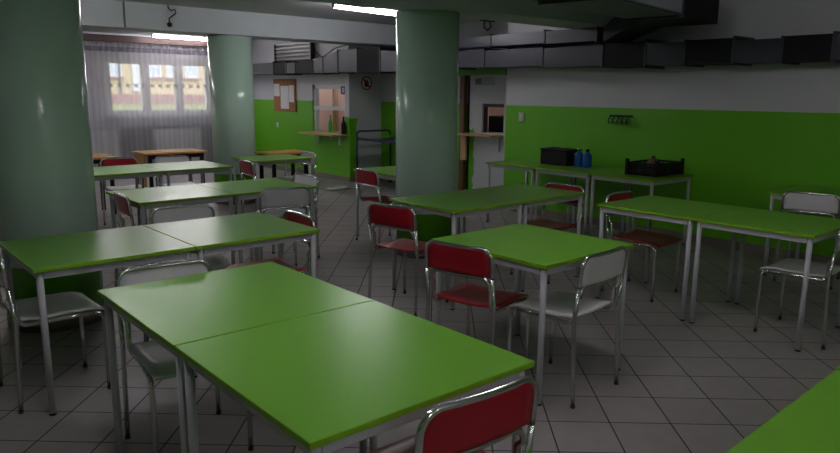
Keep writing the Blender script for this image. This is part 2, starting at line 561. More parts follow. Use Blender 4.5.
# ------------------------------------------------------------------ outside
g = MB().add([(-20, Y1 + .3, 1.02), (40, Y1 + .3, 1.02), (40, 40, 1.20), (-20, 40, 1.20), (-20, Y1 + .3, .2), (40, Y1 + .3, .2), (40, 40, .2), (-20, 40, .2)],
             [(0, 1, 2, 3), (7, 6, 5, 4), (0, 4, 5, 1), (1, 5, 6, 2), (2, 6, 7, 3), (3, 7, 4, 0)]).build('ground', M['grass'])
tag(g, 'grass strip outside below the yellow building', 'grass', None, 'structure')
hs = thing('apartment_building', 'yellow building with pink plinth seen through the window panes', 'building', (0, 27, 1.10))
MB().box(-6, 0, .35, 30, 8, 9).build('wall', M['house'], hs)
MB().box(-6, -.06, -.2, 30, 8, .35).build('plinth', M['plinth'], hs)
for x in (2.2, 2.9, 3.9, 4.6, 5.6, 6.3, 7.2, 8.06, 9.52, 10.25, 10.97, 11.9, 12.6, 13.6, 14.3, 15.3):
    W_ = .54
    fr = MB()
    fr.box(x, -.05, .98, x + W_, 0, 1.05); fr.box(x, -.05, 2.2, x + W_, 0, 2.28)
    for q in (x, x + W_ / 2 - .03, x + W_ - .06): fr.box(q, -.05, 1.05, q + .06, 0, 2.2)
    fo = fr.build('window', M['pvc'], hs)
    MB().box(x + .06, -.02, 1.05, x + W_ - .06, -.005, 2.2).build('pane', M['pane'], fo)
    MB().box(x - .05, -.12, .90, x + W_ + .05, -.01, .975).build('window_ledge', M['plinth'], hs)
dp = MB().box(8.95, -.12, .45, 9.2, -.005, 9).build('drainpipe', M['pvc'], hs)
MB().box(8.48, -.08, .36, 8.53, -.005, 9).build('cable_duct', M['grey'], hs)

# ------------------------------------------------------------------ fluorescent lights
def tube_light(x, y, ang, L, lab, z=ZC, m='tube'):
    t = thing('fluorescent_light', lab, 'light', (x, y, z), ang, 'fluorescent ceiling lights')
    h = MB(); h.box(-.02, -.03, -.03, L + .02, .03, 0, .006)
    h.box(-.02, -.02, -.09, .005, .02, -.03, .004); h.box(L - .005, -.02, -.09, L + .02, .02, -.03, .004)
    h.build('housing', M['housing'], t)
    MB().tube([(.0, 0, -.07), (L, 0, -.07)], .021, 12).build('tube', M[m], t)
    return t
tube_light(4.72, 7.10, R(8), 1.2, 'lit fluorescent tube on the ceiling left of the middle column')
tube_light(4.80, 13.2, R(8), 1.3, 'lit fluorescent tube above the curtain beside the far column')
tube_light(.75, 1.7, R(86), 1.2, 'fluorescent ceiling light above the nearest pair of green tables', m='tube_dim')
tube_light(2.9, 1.4, R(86), 1.2, 'fluorescent ceiling light above the single middle table', m='tube_dim')
tube_light(2.2, 11.2, R(5), 1.2, 'added unseen ceiling light behind the far beam, left one', m='tube_dim')  # out of view, added to brighten the curtain and notice wall
tube_light(.1, -1.9, R(84), 1.2, 'added unseen ceiling light behind the viewpoint, left one')  # this and the next are added to fill surfaces facing the viewpoint
tube_light(1.7, -2.0, R(86), 1.2, 'added unseen ceiling light behind the viewpoint, right one')
tube_light(3.9, 11.5, R(5), 1.2, 'added unseen ceiling light behind the far beam, before the notice board', m='tube_dim')  # also hidden by the beam, added for brightness
tube_light(8.5, 7.0, R(90), .9, 'fluorescent ceiling light in the room behind the small opening', m='tube_dim')
tube_light(1.2, 6.9, R(5), 1.2, 'fluorescent ceiling light above the third row of tables')
tube_light(8.0, 11.2, R(90), 1.2, 'fluorescent ceiling light inside the kitchen behind the hatch')

# ------------------------------------------------------------------ tables
TCACHE = {}
def make_table(w_, d_, low=False):
    t = thing('dining_table', '', 'table')
    hw_, hd = w_ / 2 - .0008, d_ / 2 - .0008
    tp = MB().box(-hw_ + .001, -hd + .001, .72, hw_ - .001, hd - .001, .74, .0012).build('tabletop', M['top'], t)
    e = MB()
    e.box(-hw_, -hd, .7205, hw_, -hd + .003, .7393, .001); e.box(-hw_, hd - .003, .7205, hw_, hd, .7393, .001)
    e.box(-hw_, -hd + .003, .7205, -hw_ + .003, hd - .003, .7393, .001); e.box(hw_ - .003, -hd + .003, .7205, hw_, hd - .003, .7393, .001)
    eo = e.build('edge_banding', M['edge'], tp); eo['label'] = 'lighter lime edge strip'
    f = MB(); i = .032
    f.box(-hw_ + i + .015, -hd + i - .012, .682, hw_ - i - .015, -hd + i + .012, .7195, .002)
    f.box(-hw_ + i + .015, hd - i - .012, .682, hw_ - i - .015, hd - i + .012, .7195, .002)
    f.box(-hw_ + i - .012, -hd + i + .015, .682, -hw_ + i + .012, hd - i - .015, .7195, .002)
    f.box(hw_ - i - .012, -hd + i + .015, .682, hw_ - i + .012, hd - i - .015, .7195, .002)
    f.build('table_frame', M['steel'], t)
    for sx in (-1, 1):
        for sy in (-1, 1):
            x, y = sx * (hw_ - i), sy * (hd - i)
            l = MB().lathe([(.0158, .012), (.0158, .7195)], (x, y), 18).build('leg', M['steel'], t)
            MB().lathe([(.0155, 0), (.0165, .002), (.0165, .010), (.016, .012)], (x, y), 18).build('foot_cap', M['rubber'], l)
    return t
def table(x, y, w_, d_, lab, rz=0, group='green canteen tables'):
    k = (round(w_, 3), round(d_, 3))
    if k in TCACHE: t = copy_tree(TCACHE[k])
    else: t = TCACHE[k] = make_table(w_, d_)
    t.location = (x, y, 0); t.rotation_euler = (0, 0, rz)
    return tag(t, lab, 'table', group)

# nearest pair, running away from the viewer
table(1.19, 1.725, .81, .83, 'nearest green table with the red chair at its near end')
table(1.19, 2.56, .81, .83, 'green table behind the nearest one, joined along the seam, white chair tucked under')
# pair beside the left column
table(1.045, 3.91, .78, .79, 'green table in front of the left column with a white chair at its end', R(.6))
table(1.83, 3.918, .78, .79, 'green table right of the seam in the second row, red chair at its end', R(.6))
# single table in the middle
table(2.955, 2.49, .775, .82, 'single green square table in the middle between a red and a white chair', R(.8))
# pair in front of the middle column
table(3.70, 3.885, .765, .75, 'green table in front of the middle column with a red chair on its left end')
table(4.468, 3.885, .765, .75, 'right green table of the pair before the middle column, red chair behind it')
# pair on the right
table(4.78, 2.70, .76, .77, 'left green table of the right-hand pair, red chair tucked under its far end', R(.8))
table(4.785, 1.93, .76, .76, 'green table of the right-hand pair with the white chair at its end', R(.8))
# bottom right corner
table(1.86, .27, .81, .81, 'green table cut off by the bottom right corner', R(1.8))
table(2.68, .30, .81, .81, 'green table beyond the right edge next to the corner one', R(1.8))
# third row
table(2.10, 5.60, .77, .79, 'green table in the third row with a red chair on its left end', R(.5))
table(2.875, 5.607, .77, .79, 'green table right of the seam in the third row, white chairs around it', R(.5))
# fourth row
table(2.28, 7.62, .77, .82, 'green table of the far row before the curtain, near the red-backed chair', R(.8))
table(3.055, 7.631, .77, .82, 'right green table of the far row, ending before the far column', R(.8))
# right of far column
table(4.31, 7.95, .80, .68, 'green table right of the far column before the notice board wall')
# behind the middle column
table(4.72, 5.81, .78, .76, 'green table half hidden behind the middle column with a red chair')
# row along the wall
table(6.47, 5.52, .77, .755, 'green side table against the wall nearest to the small serving opening', 0, 'green side tables along the wall')
table(6.47, 4.76, .77, .755, 'middle green side table against the wall carrying the black box', 0, 'green side tables along the wall')
table(6.47, 4.00, .77, .755, 'green side table against the wall carrying the black crate', 0, 'green side tables along the wall')
table(6.54, 2.18, .75, .79, 'green table by the wall at the right edge with a white chair')

# honey-coloured wooden tables at the back
def wood_table(x, y, w_, d_, lab, panel=False):
    t = thing('wooden_table', lab, 'table', (x, y, 0), 0, 'wooden tables at the back')
    MB().box(-w_ / 2, -d_ / 2, .715, w_ / 2, d_ / 2, .74, .004).build('tabletop', M['ochre'], t)
    for y in (-d_ / 2 + .04, d_ / 2 - .04):
        MB().box(-w_ / 2 + .05, y - .01, .66, w_ / 2 - .05, y + .01, .715).build('apron', M['black'], t)
    for sx in (-1, 1):
        for sy in (-1, 1):
            cx, cy = sx * (w_ / 2 - .07), sy * (d_ / 2 - .06)
            MB().box(cx - .022, cy - .022, 0, cx + .022, cy + .022, .715, .003).build('leg', M['black'], t)
    if panel:
        MB().box(-w_ / 2 + .005, -d_ / 2 + .1, .15, -w_ / 2 + .03, d_ / 2 - .1, .714, .003).build('end_panel', M['ochre'], t)
wood_table(3.64, 9.62, .86, .56, 'honey-coloured wooden table in front of the curtain', True)
wood_table(2.30, 9.42, .98, .56, 'wooden table half hidden behind the left column')
wood_table(4.86, 8.63, .64, .48, 'wooden table just right of the far column behind a green table')

# ------------------------------------------------------------------ chairs
def make_chair(shell, shell2=None):
    shell2 = shell2 or shell
    t = thing('canteen_chair', '', 'chair')
    r = .011; n = 10
    # rear legs and tall arch
    X = .206; rc = .06
    yb = lambda z: -.205 - .035 * max(0, z - .45) / .335 if z > .45 else -.205 - .02 * (.45 - z) / .45
    zt = .775
    for sx in (-1, 1):
        pts = [(sx * (X + .006 * (1 - z / .62)), yb(z), z) for z in (.008, .2, .45, .62)]
        l = MB().tube(pts, r, n).build('leg', M['chrome'], t)
        MB().lathe([(.0115, 0), (.0122, .002), (.0122, .014), (.011, .016)], pts[0][:2], 12).build('foot_cap', M['rubber'], l)
    arch = [Vector((-X, yb(.62), .62)), Vector((-X, yb(.67), .67))]
    arch += [Vector((-X + rc - rc * math.cos(a), yb(zt - rc + rc * math.sin(a)), zt - rc + rc * math.sin(a))) for a in [i * math.pi / 14 for i in range(8)]]
    bowl = [Vector((x, yb(zt) - .012 * (1 - (x / (X - rc)) ** 2), zt)) for x in (-.09, 0, .09)]
    arch = arch + bowl + [Vector((-p.x, p.y, p.z)) for p in arch[::-1]]
    MB().tube(arch, r, n).build('back_frame', M['chrome'], t)
    # front legs, side rails and low arch
    xi = .183; zr = .428
    sf = MB()
    for sx in (-1, 1):
        pts = [Vector((sx * .200, .198, z)) for z in (.008, .2, .385)]
        pts += [Vector((sx * (.200 - .004 * i / 5), .198 - .043 + .043 * math.cos(i * math.pi / 10), zr - .043 + .043 * math.sin(i * math.pi / 10))) for i in range(1, 6)]
        l = MB().tube(pts, r, n).build('leg', M['chrome'], t)
        MB().lathe([(.0115, 0), (.0122, .002), (.0122, .014), (.011, .016)], (sx * .200, .198), 12).build('foot_cap', M['rubber'], l)
    half = [Vector((-.196, .155, zr)), Vector((-xi, 0, zr)), Vector((-xi, -.15, zr))]
    half += [Vector((-xi, -.15 - .04 * math.sin(i * math.pi / 10), zr + .04 - .04 * math.cos(i * math.pi / 10))) for i in range(1, 6)]
    zl = .617
    half += [Vector((-xi, yb(.55) + .022, .55))]
    half += [Vector((-xi + .045 - .045 * math.cos(a), yb(zl) + .006, zl - .045 + .045 * math.sin(a))) for a in [i * math.pi / 12 for i in range(7)]]
    sf.tube(half + [Vector((0, yb(zl) - .004, zl))] + [Vector((-p.x, p.y, p.z)) for p in half[::-1]], r, n)
    sf.build('seat_frame', M['chrome'], t)
    # seat shell
    g = []
    ys = [-.175, -.15, -.1, -.03, .05, .12, .17, .20, .212]
    for y in ys:
        row = []
        hwid = .196 if -.14 < y < .18 else .189
        for i in range(9):
            u = -1 + i / 4
            x = hwid * u
            z = .4405 + .006 * abs(u) ** 2 * (1 if y < .17 else .2) - .004 * (1 - u * u)
            if y > .16: z -= (y - .16) ** 2 * 6
            if y < -.14: z += .006
            row.append((x, y, z))
        g.append(row)
    MB().slab(g, .011, lambda i, j: (0, 0, 1)).build('seat', M['white'] if shell2 == 'white' else M['red'], t)
    # backrest shell with rounded top corners
    g = []
    zs = [.629, .645, .67, .70, .745, .76, .770, .776]
    for z in zs:
        row = []
        lim = .195
        if z > zt - rc + .01:
            q = (z - (zt - rc + .01)) / (rc - .009)
            lim = .195 - .049 * (1 - math.sqrt(max(0, 1 - min(1, q) ** 2)))
        for i in range(11):
            u = -1 + i / 5
            x = lim * u
            row.append((x, yb(z) + .004 - .012 * (1 - u * u), z))
        g.append(row)
    MB().slab(g, .010, lambda i, j: (0, -1, .05)).build('backrest', M[shell], t)
    return t
CH = {}
def chair(kind, mx, my, rz, lab):
    """mx,my: middle of the top of the backrest"""
    if kind not in CH:
        CH[kind] = make_chair('red', 'white') if kind == 'mixed' else make_chair(kind, kind)  # mixed: white seat shell paints window sheen onto a red chair
        t = CH[kind]
    else: t = copy_tree(CH[kind])
    a = R(rz)
    t.location = (mx - .24 * math.sin(a), my + .24 * math.cos(a), 0)
    t.rotation_euler = (0, 0, a)
    return tag(t, lab, 'chair', {'red': 'red canteen chairs', 'white': 'white canteen chairs', 'mixed': 'red canteen chairs'}[kind])
chair('red', 1.245, 1.19, -3, 'nearest red chair, cut off by the bottom edge, at the end of the front table')
chair('red', 2.445, 2.555, -77, 'red chair tucked into the left side of the single middle table')
chair('white', 2.925, 1.975, 4, 'white chair at the near side of the single middle table, seat visible')
chair('red', 2.97, 3.79, -76, 'red chair in the aisle, left end of the table before the middle column')
chair('red', 4.89, 3.77, 92, 'red chair mostly hidden behind the table before the middle column, near the wall tables')
chair('red', 4.84, 3.175, 184, 'red chair tucked under the far left end of the right-hand table pair')
chair('white', 4.81, 1.475, 1, 'white chair at the right edge of the photo, seat under the right-hand table pair')
chair('white', 6.08, 2.19, -80, 'white chair at the table by the green wall at the right edge')
chair('white', .555, 3.875, -88, 'white chair at the left edge beside the thick column')
chair('white', 1.105, 3.075, 176, 'white chair tucked under the far left of the nearest table pair')
chair('white', 1.81, 4.62, 170, 'white chair behind the second row table, back towards the left')
chair('red', 2.29, 3.88, 87, 'red chair at the right end of the second row table')
chair('white', 2.83, 5.01, -14, 'white chair with its back to the viewer at the third row table')
chair('white', 3.47, 5.74, 92, 'white chair at the right end of the third row table')
chair('white', 4.85, 7.95, 88, 'white chair at the right end of the table near the notice board wall')
chair('red', 3.66, 7.37, -96, 'red chair beside the far column at a green table')
chair('red', 1.675, 5.478, -94, 'red chair at the left end of the third row table')
chair('mixed', 2.61, 8.52, 177, 'red-backed chair with its seat painted pale for window sheen behind the far row near the curtain')
chair('white', 3.20, 8.40, 174, 'white chair behind the far row in front of the wooden table')
chair('red', 4.20, 5.77, -93, 'red chair at the table half hidden by the middle column')

# ------------------------------------------------------------------ ducts
def duct(label, secs, x0, x1, group='ventilation ducts'):
    """secs: (y0, y1, zb, zt0, zt1, material)"""
    t = thing('ventilation_duct', label, 'duct', (0, 0, 0), 0, group)
    for (ya, yb_, zb, ta, tb, m) in secs:
        b = MB()
        vs = [(x0, ya, zb), (x1, ya, zb), (x1, yb_, zb), (x0, yb_, zb), (x0, ya, ta), (x1, ya, ta), (x1, yb_, tb), (x0, yb_, tb)]
        b.add(vs, [(3, 2, 1, 0), (4, 5, 6, 7), (0, 1, 5, 4), (1, 2, 6, 5), (2, 3, 7, 6), (3, 0, 4, 7)])
        b.build('duct_section', M[m], t)
        f = MB(); yy = ya
        f.box(x0 - .009, yy - .012, zb - .018, x1, yy + .012, zb); f.box(x0 - .009, yy - .012, zb, x0 - .0005, yy + .012, ta + .018)
        f.box(x0 - .009, yy - .012, ta + .0, x1, yy + .012, ta + .018)
        f.build('flange', M['flange'], t)
    return t
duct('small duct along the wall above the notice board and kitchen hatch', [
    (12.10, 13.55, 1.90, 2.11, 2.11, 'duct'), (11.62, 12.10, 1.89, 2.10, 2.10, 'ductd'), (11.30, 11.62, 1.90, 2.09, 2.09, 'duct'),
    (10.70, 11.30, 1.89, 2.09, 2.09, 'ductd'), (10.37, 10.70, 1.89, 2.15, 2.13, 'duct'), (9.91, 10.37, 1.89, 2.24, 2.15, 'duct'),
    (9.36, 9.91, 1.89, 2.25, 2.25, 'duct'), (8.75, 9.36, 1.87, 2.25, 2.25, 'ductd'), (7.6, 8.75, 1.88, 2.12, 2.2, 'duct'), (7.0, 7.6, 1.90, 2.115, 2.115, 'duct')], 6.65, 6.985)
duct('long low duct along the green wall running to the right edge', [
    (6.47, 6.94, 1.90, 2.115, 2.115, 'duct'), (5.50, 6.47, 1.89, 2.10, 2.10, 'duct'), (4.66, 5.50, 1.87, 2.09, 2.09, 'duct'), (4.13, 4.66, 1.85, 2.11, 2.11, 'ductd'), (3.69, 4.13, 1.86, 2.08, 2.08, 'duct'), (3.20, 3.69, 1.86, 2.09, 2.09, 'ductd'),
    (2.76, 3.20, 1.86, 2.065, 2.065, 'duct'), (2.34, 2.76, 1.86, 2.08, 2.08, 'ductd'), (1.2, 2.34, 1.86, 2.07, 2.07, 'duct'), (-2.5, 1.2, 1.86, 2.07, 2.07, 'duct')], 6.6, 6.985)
duct('upper duct above the long low one right of the middle column', [
    (6.36, 7.55, 2.155, 2.285, 2.285, 'duct'), (5.48, 6.36, 2.15, 2.285, 2.285, 'duct'), (4.75, 5.48, 2.14, 2.285, 2.285, 'duct')], 6.6, 6.985)
# large ceiling duct crossing towards the viewer's right
t = thing('ventilation_duct', 'large rectangular duct under the ceiling crossing above the right-hand tables', 'duct', (6.35, 3.25, 2.2), R(9), 'ventilation ducts')
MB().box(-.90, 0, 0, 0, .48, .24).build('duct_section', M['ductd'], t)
MB().box(-2.3, 0, 0, -.92, .48, .30).build('duct_section', M['duct'], t)
MB().box(-2.28, -.012, .012, -.93, -.0005, .30, .002).build('lit_face', M['bright'], t)  # lighter sheet puts the light on the duct's front side into colour
MB().box(-4.6, 0, 0, -2.32, .48, .30).build('duct_section', M['duct'], t)
f = MB(); f.box(-.92, -.02, -.02, -.90, .50, .30); f.build('flange', M['flange'], t)
f = MB(); f.box(-2.32, -.02, -.02, -2.30, .50, .32); f.build('flange', M['flange'], t)
# transition dropping to the wall duct
b = MB()
vs = [(-.62, .48, .0), (-.05, .48, .0), (-.62, .48, .24), (-.05, .48, .24), (.32, 1.28, -.09), (.72, 1.20, -.09), (.32, 1.28, .07), (.72, 1.20, .07)]
b.add(vs, [(0, 1, 5, 4), (2, 6, 7, 3), (0, 4, 6, 2), (1, 3, 7, 5), (0, 2, 3, 1), (4, 5, 7, 6)])
b.build('transition', M['ductd'], t)

# ------------------------------------------------------------------ wall furniture
def T(name, label, cat, mb, m, group=None):
    return tag(mb.build(name, m), label, cat, group)

nb = thing('notice_board', 'brown cork notice board with white sheets on the far wall', 'notice board', (6.98, 12.28, 1.5))
MB().box(-.012, -.42, -.31, .0195, .42, .31, .004).build('board', M['cork'], nb)
for y0, z0, y1, z1 in ((.17, -.02, .40, .22), (-.18, -.26, .13, .18), (-.38, -.13, -.20, .19)):
    MB().box(-.0155, y0, z0, -.0125, y1, z1).build('paper_sheet', M['paper'], nb)

c = thing('serving_shelf', 'pale wooden counter under the kitchen hatch', 'shelf', (7.0, 10.73, .84))
MB().box(-.32, -.57, -.03, -.002, .57, 0, .004).build('shelf_board', M['pine'], c)
for y in (-.35, .35):
    b = MB(); b.box(-.03, y - .015, -.2, -.003, y + .015, -.031); b.box(-.2, y - .015, -.055, -.03, y + .015, -.031)
    b.build('bracket', M['pvc'], c)
c = thing('serving_shelf', 'wooden shelf under the small dark serving opening', 'shelf', (7.7, 7.52, .955))
MB().box(-.28, -.42, -.028, -.002, .42, 0, .004).build('shelf_board', M['pine'], c)
MB().box(-.12, .27, -.42, -.08, .38, -.029, .003).build('end_panel', M['pine'], c)
for y in (-.33,):
    b = MB(); b.box(-.03, y - .015, -.25, -.003, y + .015, -.029); b.box(-.2, y - .015, -.055, -.03, y + .015, -.029)
    b.build('bracket', M['pvc'], c)

# round prohibition sign on the jog
s = thing('prohibition_sign', 'round white sign with red ring and black hand', 'sign', (7.37, 10.098, 1.725))
ax = lambda u, v, d: (u, -d, v)
circ = lambda r_, n=40: [(r_ * math.cos(2 * math.pi * i / n), r_ * math.sin(2 * math.pi * i / n)) for i in range(n)]
MB().poly(circ(.125), 0, .004, ax).build('plate', M['pvc'], s)
ring = MB(); n = 40
vs = []
for rr, dd in ((.120, .0045), (.120, .006), (.095, .006), (.095, .0045)):
    vs += [ax(rr * math.cos(2 * math.pi * i / n), rr * math.sin(2 * math.pi * i / n), dd) for i in range(n)]
fs = []
for q in range(4):
    for i in range(n): fs.append((q * n + i, q * n + (i + 1) % n, ((q + 1) % 4) * n + (i + 1) % n, ((q + 1) % 4) * n + i))
ring.add(vs, fs)
ring.build('ring', M['signred'], s)
hd = [(-.035, -.065), (.03, -.065), (.045, -.01), (.062, .02), (.05, .03), (.03, .005), (.03, .055), (.018, .058), (.014, .02), (.009, .07), (-.004, .07), (-.006, .02), (-.014, .062), (-.026, .06), (-.024, .015), (-.036, .045), (-.047, .04), (-.042, -.01)]
MB().poly(hd, .0045, .006, ax).build('hand_symbol', M['black'], s)
sl = MB(); sl.poly([(-.085, .062), (-.062, .085), (.085, -.062), (.062, -.085)], .0065, .0075, ax); sl.build('slash', M['signred'], s)

lb = MB()
for i, z in enumerate((1.925, 1.900)): lb.box(7.08 + .01 * i, 10.094, z, 7.33 - .05 * i, 10.0985, z + .012)
T('lettering_strip', 'faint grey line of lettering above the round hand sign', 'sign', lb, M['grey'])
s = thing('hatch_sign', 'small blue sign in the upper right corner of the kitchen hatch', 'sign', (7.018, 10.30, 1.6))
MB().box(-.006, -.07, -.07, 0, .07, .07, .002).build('plate', M['blue'], s)
q = MB()
q.box(-.0085, -.008, -.04, -.0065, .012, .04)
for z in (-.04, -.008, .025): q.box(-.0085, -.04, z, -.0065, -.008, z + .015)
q.build('symbol', M['pvc'], s)

s = thing('wall_sign', 'dark plate with grey lines above the small serving opening', 'sign', (7.698, 7.5, 1.74))
MB().box(-.006, .08, -.045, 0, .21, .05).build('plate', M['grey'], s)
q = MB()
for z in (-.04, -.01, .02, .05): q.box(-.003, -.2, z - .005, 0, .06, z + .005)
q.build('lettering', M['grey'], s)

sw = thing('light_switch', 'pale light switch on the green wall beside the serving opening', 'switch', (6.998, 6.14, 1.26))
MB().box(-.012, -.045, -.06, 0, .045, .06, .003).build('plate', M['switch'], sw)
MB().box(-.017, -.025, -.035, -.0125, .025, .035, .002).build('rocker', M['switch'], sw)
sw = thing('wall_socket', 'small white socket on the far green wall below the notice board', 'socket', (6.998, 12.61, .91))
MB().box(-.012, -.04, -.05, 0, .04, .05, .003).build('plate', M['switch'], sw)
MB().lathe([(.022, 0), (.022, .004)], (0, 0), 16).build('outlet', M['pvc'], sw).matrix_local = Matrix.Translation((-.0125, 0, 0)) @ Matrix.Rotation(R(-90), 4, 'Y')

# dark hook rack on the green wall
hk = thing('hook_rack', 'dark coil of hooks and wire on the green wall above the black crate', 'rack', (6.998, 4.63, 1.275))
MB().box(-.012, -.15, .03, 0, .15, .055, .003).build('rail', M['flange'], hk)
for i, y in enumerate((-.12, -.06, 0, .06, .12)):
    b = MB()
    b.tube([(-.012, y, .045), (-.05, y, .04), (-.07, y + .01, .0), (-.055, y + .02, -.035), (-.03, y + .01, -.02)], .006, 8)
    b.tube(arc((-.05, y, -.02), 0, 2 * math.pi - .3, .03, ((0, 1, 0), (0, 0, 1)), 14), .004, 6)
    b.build('hook', M['flange'], hk)

# slatted panel high on the far wall
hp = thing('slatted_panel', 'grey slatted heater panel high on the wall above the notice board', 'heater', (6.98, 11.82, 2.285), 0)
MB().box(-.05, -.64, -.13, .0195, .64, .19, .003).build('back_plate', M['heatb'], hp)
for i in range(5):
    z = -.11 + .07 * i
    MB().box(-.08, -.64, z - .022, -.055, .64, z + .022, .004).build('slat', M['heat'], hp)
for y in (-.66, .66): MB().box(-.088, y - .012, -.14, -.02, y + .012, .19, .003).build('side_bracket', M['flange'], hp)
MB().box(-.05, -.06, .17, .018, .06, .23, .004).build('junction_box', M['heat'], hp)
T('power_cable', 'black cable drooping from the slatted heater panel to the beam', 'cable', MB().tube([(6.95, 11.10, 2.32), (6.90, 10.9, 2.22), (6.80, 10.6, 2.165), (6.72, 10.1, 2.29), (6.72, 9.75, 2.33), (6.70, 9.53, 2.40), (6.70, 9.482, 2.44)], .01, 8), M['cable'])
# hanging cables
t = thing('hanging_cable', 'loose black cable end hanging on the white beam left of the tube light', 'cable', (3.47, 8.96, 2.6))
MB().tube([(0, -.012, .018), (0, -.02, -.02), (.03, -.03, -.05), (.08, -.03, -.03), (.09, -.03, -.08), (.03, -.03, -.12), (0, -.025, -.15), (0, -.025, -.2)], .008, 8).build('wire', M['cable'], t)
MB().lathe([(.012, -.25), (.03, -.235), (.03, -.205), (.012, -.195)], (0, -.035), 14).build('plug', M['cable'], t)
T('conduit', 'thin vertical conduit on the white beam near the left column', 'pipe', MB().box(2.925, 8.953, 2.313, 2.945, 8.968, 2.617, .002), M['grey'])
t = thing('cable_clip', 'black clip with looped cable hanging below the beam right of the middle column', 'cable', (5.45, 5.30, 2.62))
MB().box(-.1, -.015, -.32, .1, .015, -.285, .004).build('clip', M['cable'], t)
MB().tube([(0, 0, 0), (0, 0, -.29)], .006, 8).build('rod', M['cable'], t)
MB().tube([(-.05, 0, -.32), (-.055, 0, -.38), (0, 0, -.41), (.05, 0, -.37), (.03, 0, -.32)], .01, 8).build('loop', M['cable'], t)

# ------------------------------------------------------------------ window dressing
rl = thing('curtain_pelmet', 'dark brown curtain pelmet along the top of the window wall', 'pelmet', (0, 13.62, 2.5))
MB().box(2.2, -.02, -.06, 6.98, .02, .06, .004).build('board', M['rail'], rl)
MB().tube([(2.2, .1, -.02), (6.98, .1, -.02)], .012, 8).build('rod', M['flange'], rl)
def drape(x0, x1, z0, z1, y, amp, wl, n):
    g = []
    for j in range(9):
        z = z0 + (z1 - z0) * j / 8
        row = []
        for i in range(n + 1):
            x = x0 + (x1 - x0) * i / n
            row.append((x, y + amp * math.sin(2 * math.pi * x / wl + .6 * math.sin(3.1 * x)) * (1 - .35 * j / 8), z))
        g.append(row)
    vs = [p for r_ in g for p in r_]; w1 = n + 1
    return MB().add(vs, [(j * w1 + i, j * w1 + i + 1, (j + 1) * w1 + i + 1, (j + 1) * w1 + i) for j in range(8) for i in range(n)], True)
cu = thing('curtain', 'sheer lilac-grey curtain covering the window wall', 'curtain', (0, 13.72, 0))
MB_ = drape(2.3, 6.94, .03, 2.27, 0, .010, .21, 420); MB_.build('sheer_panel', M['sheer'], cu)
MB_ = drape(2.3, 6.94, 2.27, 2.36, 0, .018, .12, 420); MB_.build('dark_band', M['sheerd'], cu)
MB_ = drape(2.3, 6.94, 2.36, 2.46, 0, .018, .10, 420); MB_.build('gathered_heading', M['sheer'], cu)
for i in range(17):
    x = 3.85 + i * .152
    b = MB()
    for a in (35, 90, 145):
        c_, s_ = math.cos(R(a)), math.sin(R(a))
        L = .062 if a != 90 else .04; wd = .006
        b.poly([(-L * c_ - wd * s_, -L * s_ + wd * c_), (-L * c_ + wd * s_, -L * s_ - wd * c_), (L * c_ + wd * s_, L * s_ - wd * c_), (L * c_ - wd * s_, L * s_ + wd * c_)],
               -.001 * a / 90, .002, lambda u, v, d_: (x + u, -.03 - d_, 1.66 + v))
    b.build('motif', M['motif'], cu)
for (xa, xb, lab) in ((3.0, 4.3, 'white panel radiator under the left end of the curtained window'), (4.95, 5.95, 'white panel radiator under the curtained window')):
    rd = thing('radiator', lab, 'radiator', ((xa + xb) / 2, 13.93, 0), 0, 'radiators below the window')
    L = (xb - xa) / 2
    b = MB(); b.box(-L, -.04, .15, L, .02, .82, .01)
    for k in range(int(L * 2 / .06)): b.box(-L + .03 + k * .06, -.048, .2, -L + .06 + k * .06, -.0405, .77, .003)
    b.build('panel', M['rad'], rd)
    b = MB(); b.box(-L + .1, .02, .3, -L + .14, .069, .7); b.box(L - .14, .02, .3, L - .1, .069, .7); b.build('bracket', M['rad'], rd)
    MB().tube([(L, 0, .22), (L + .05, 0, .22), (L + .05, 0, 0.0)], .01, 8).build('pipe', M['rad'], rd)

# ------------------------------------------------------------------ things on the wall tables
cr = thing('crate', 'black plastic crate with raised corners on the end side table', 'crate', (6.60, 3.93, .74))
cw, cdp = .25, .17
b = MB(); b.box(-cw, -cdp, 0, cw, cdp, .012, .002); b.build('base', M['black'], cr)
for nm, a in (('long', 1), ('short', 0)):
    for s_ in (-1, 1):
        b = MB()
        for z in (.02, .05, .08, .11):
            if a: b.box(-cw + .012, s_ * cdp - .006, z, cw - .012, s_ * cdp + .006, z + .022, .002)
            else: b.box(s_ * cw - .006, -cdp + .012, z, s_ * cw + .006, cdp - .012, z + .022, .002)
        L = cw if a else cdp
        for k in range(7):
            u = -L + .03 + (2 * L - .06) * k / 6
            if a: b.box(u - .005, s_ * cdp - .0045, .012, u + .005, s_ * cdp + .0045, .132)
            else: b.box(s_ * cw - .0045, u - .005, .012, s_ * cw + .0045, u + .005, .132)
        b.build('side_panel', M['black'], cr)
for sx in (-1, 1):
    for sy in (-1, 1):
        MB().box(sx * cw - .016, sy * cdp - .016, 0, sx * cw + .016, sy * cdp + .016, .165, .004).build('corner_post', M['black'], cr)
for i, (x, y, rr, lab) in enumerate(((6.56, 3.93, .062, 'brown round thing sticking up inside the black crate'), (6.70, 3.88, .05, 'brown lump lying lower inside the black crate'))):
    b = MB(); pr = [(rr * math.sin(math.pi * k / 10) + .001, .753 + (.165 if i == 0 else .10) * (1 - math.cos(math.pi * k / 10)) / 2) for k in range(11)]
    b.lathe(pr, (x, y), 16)
    T('vegetable', lab, 'food', b, M['food'])

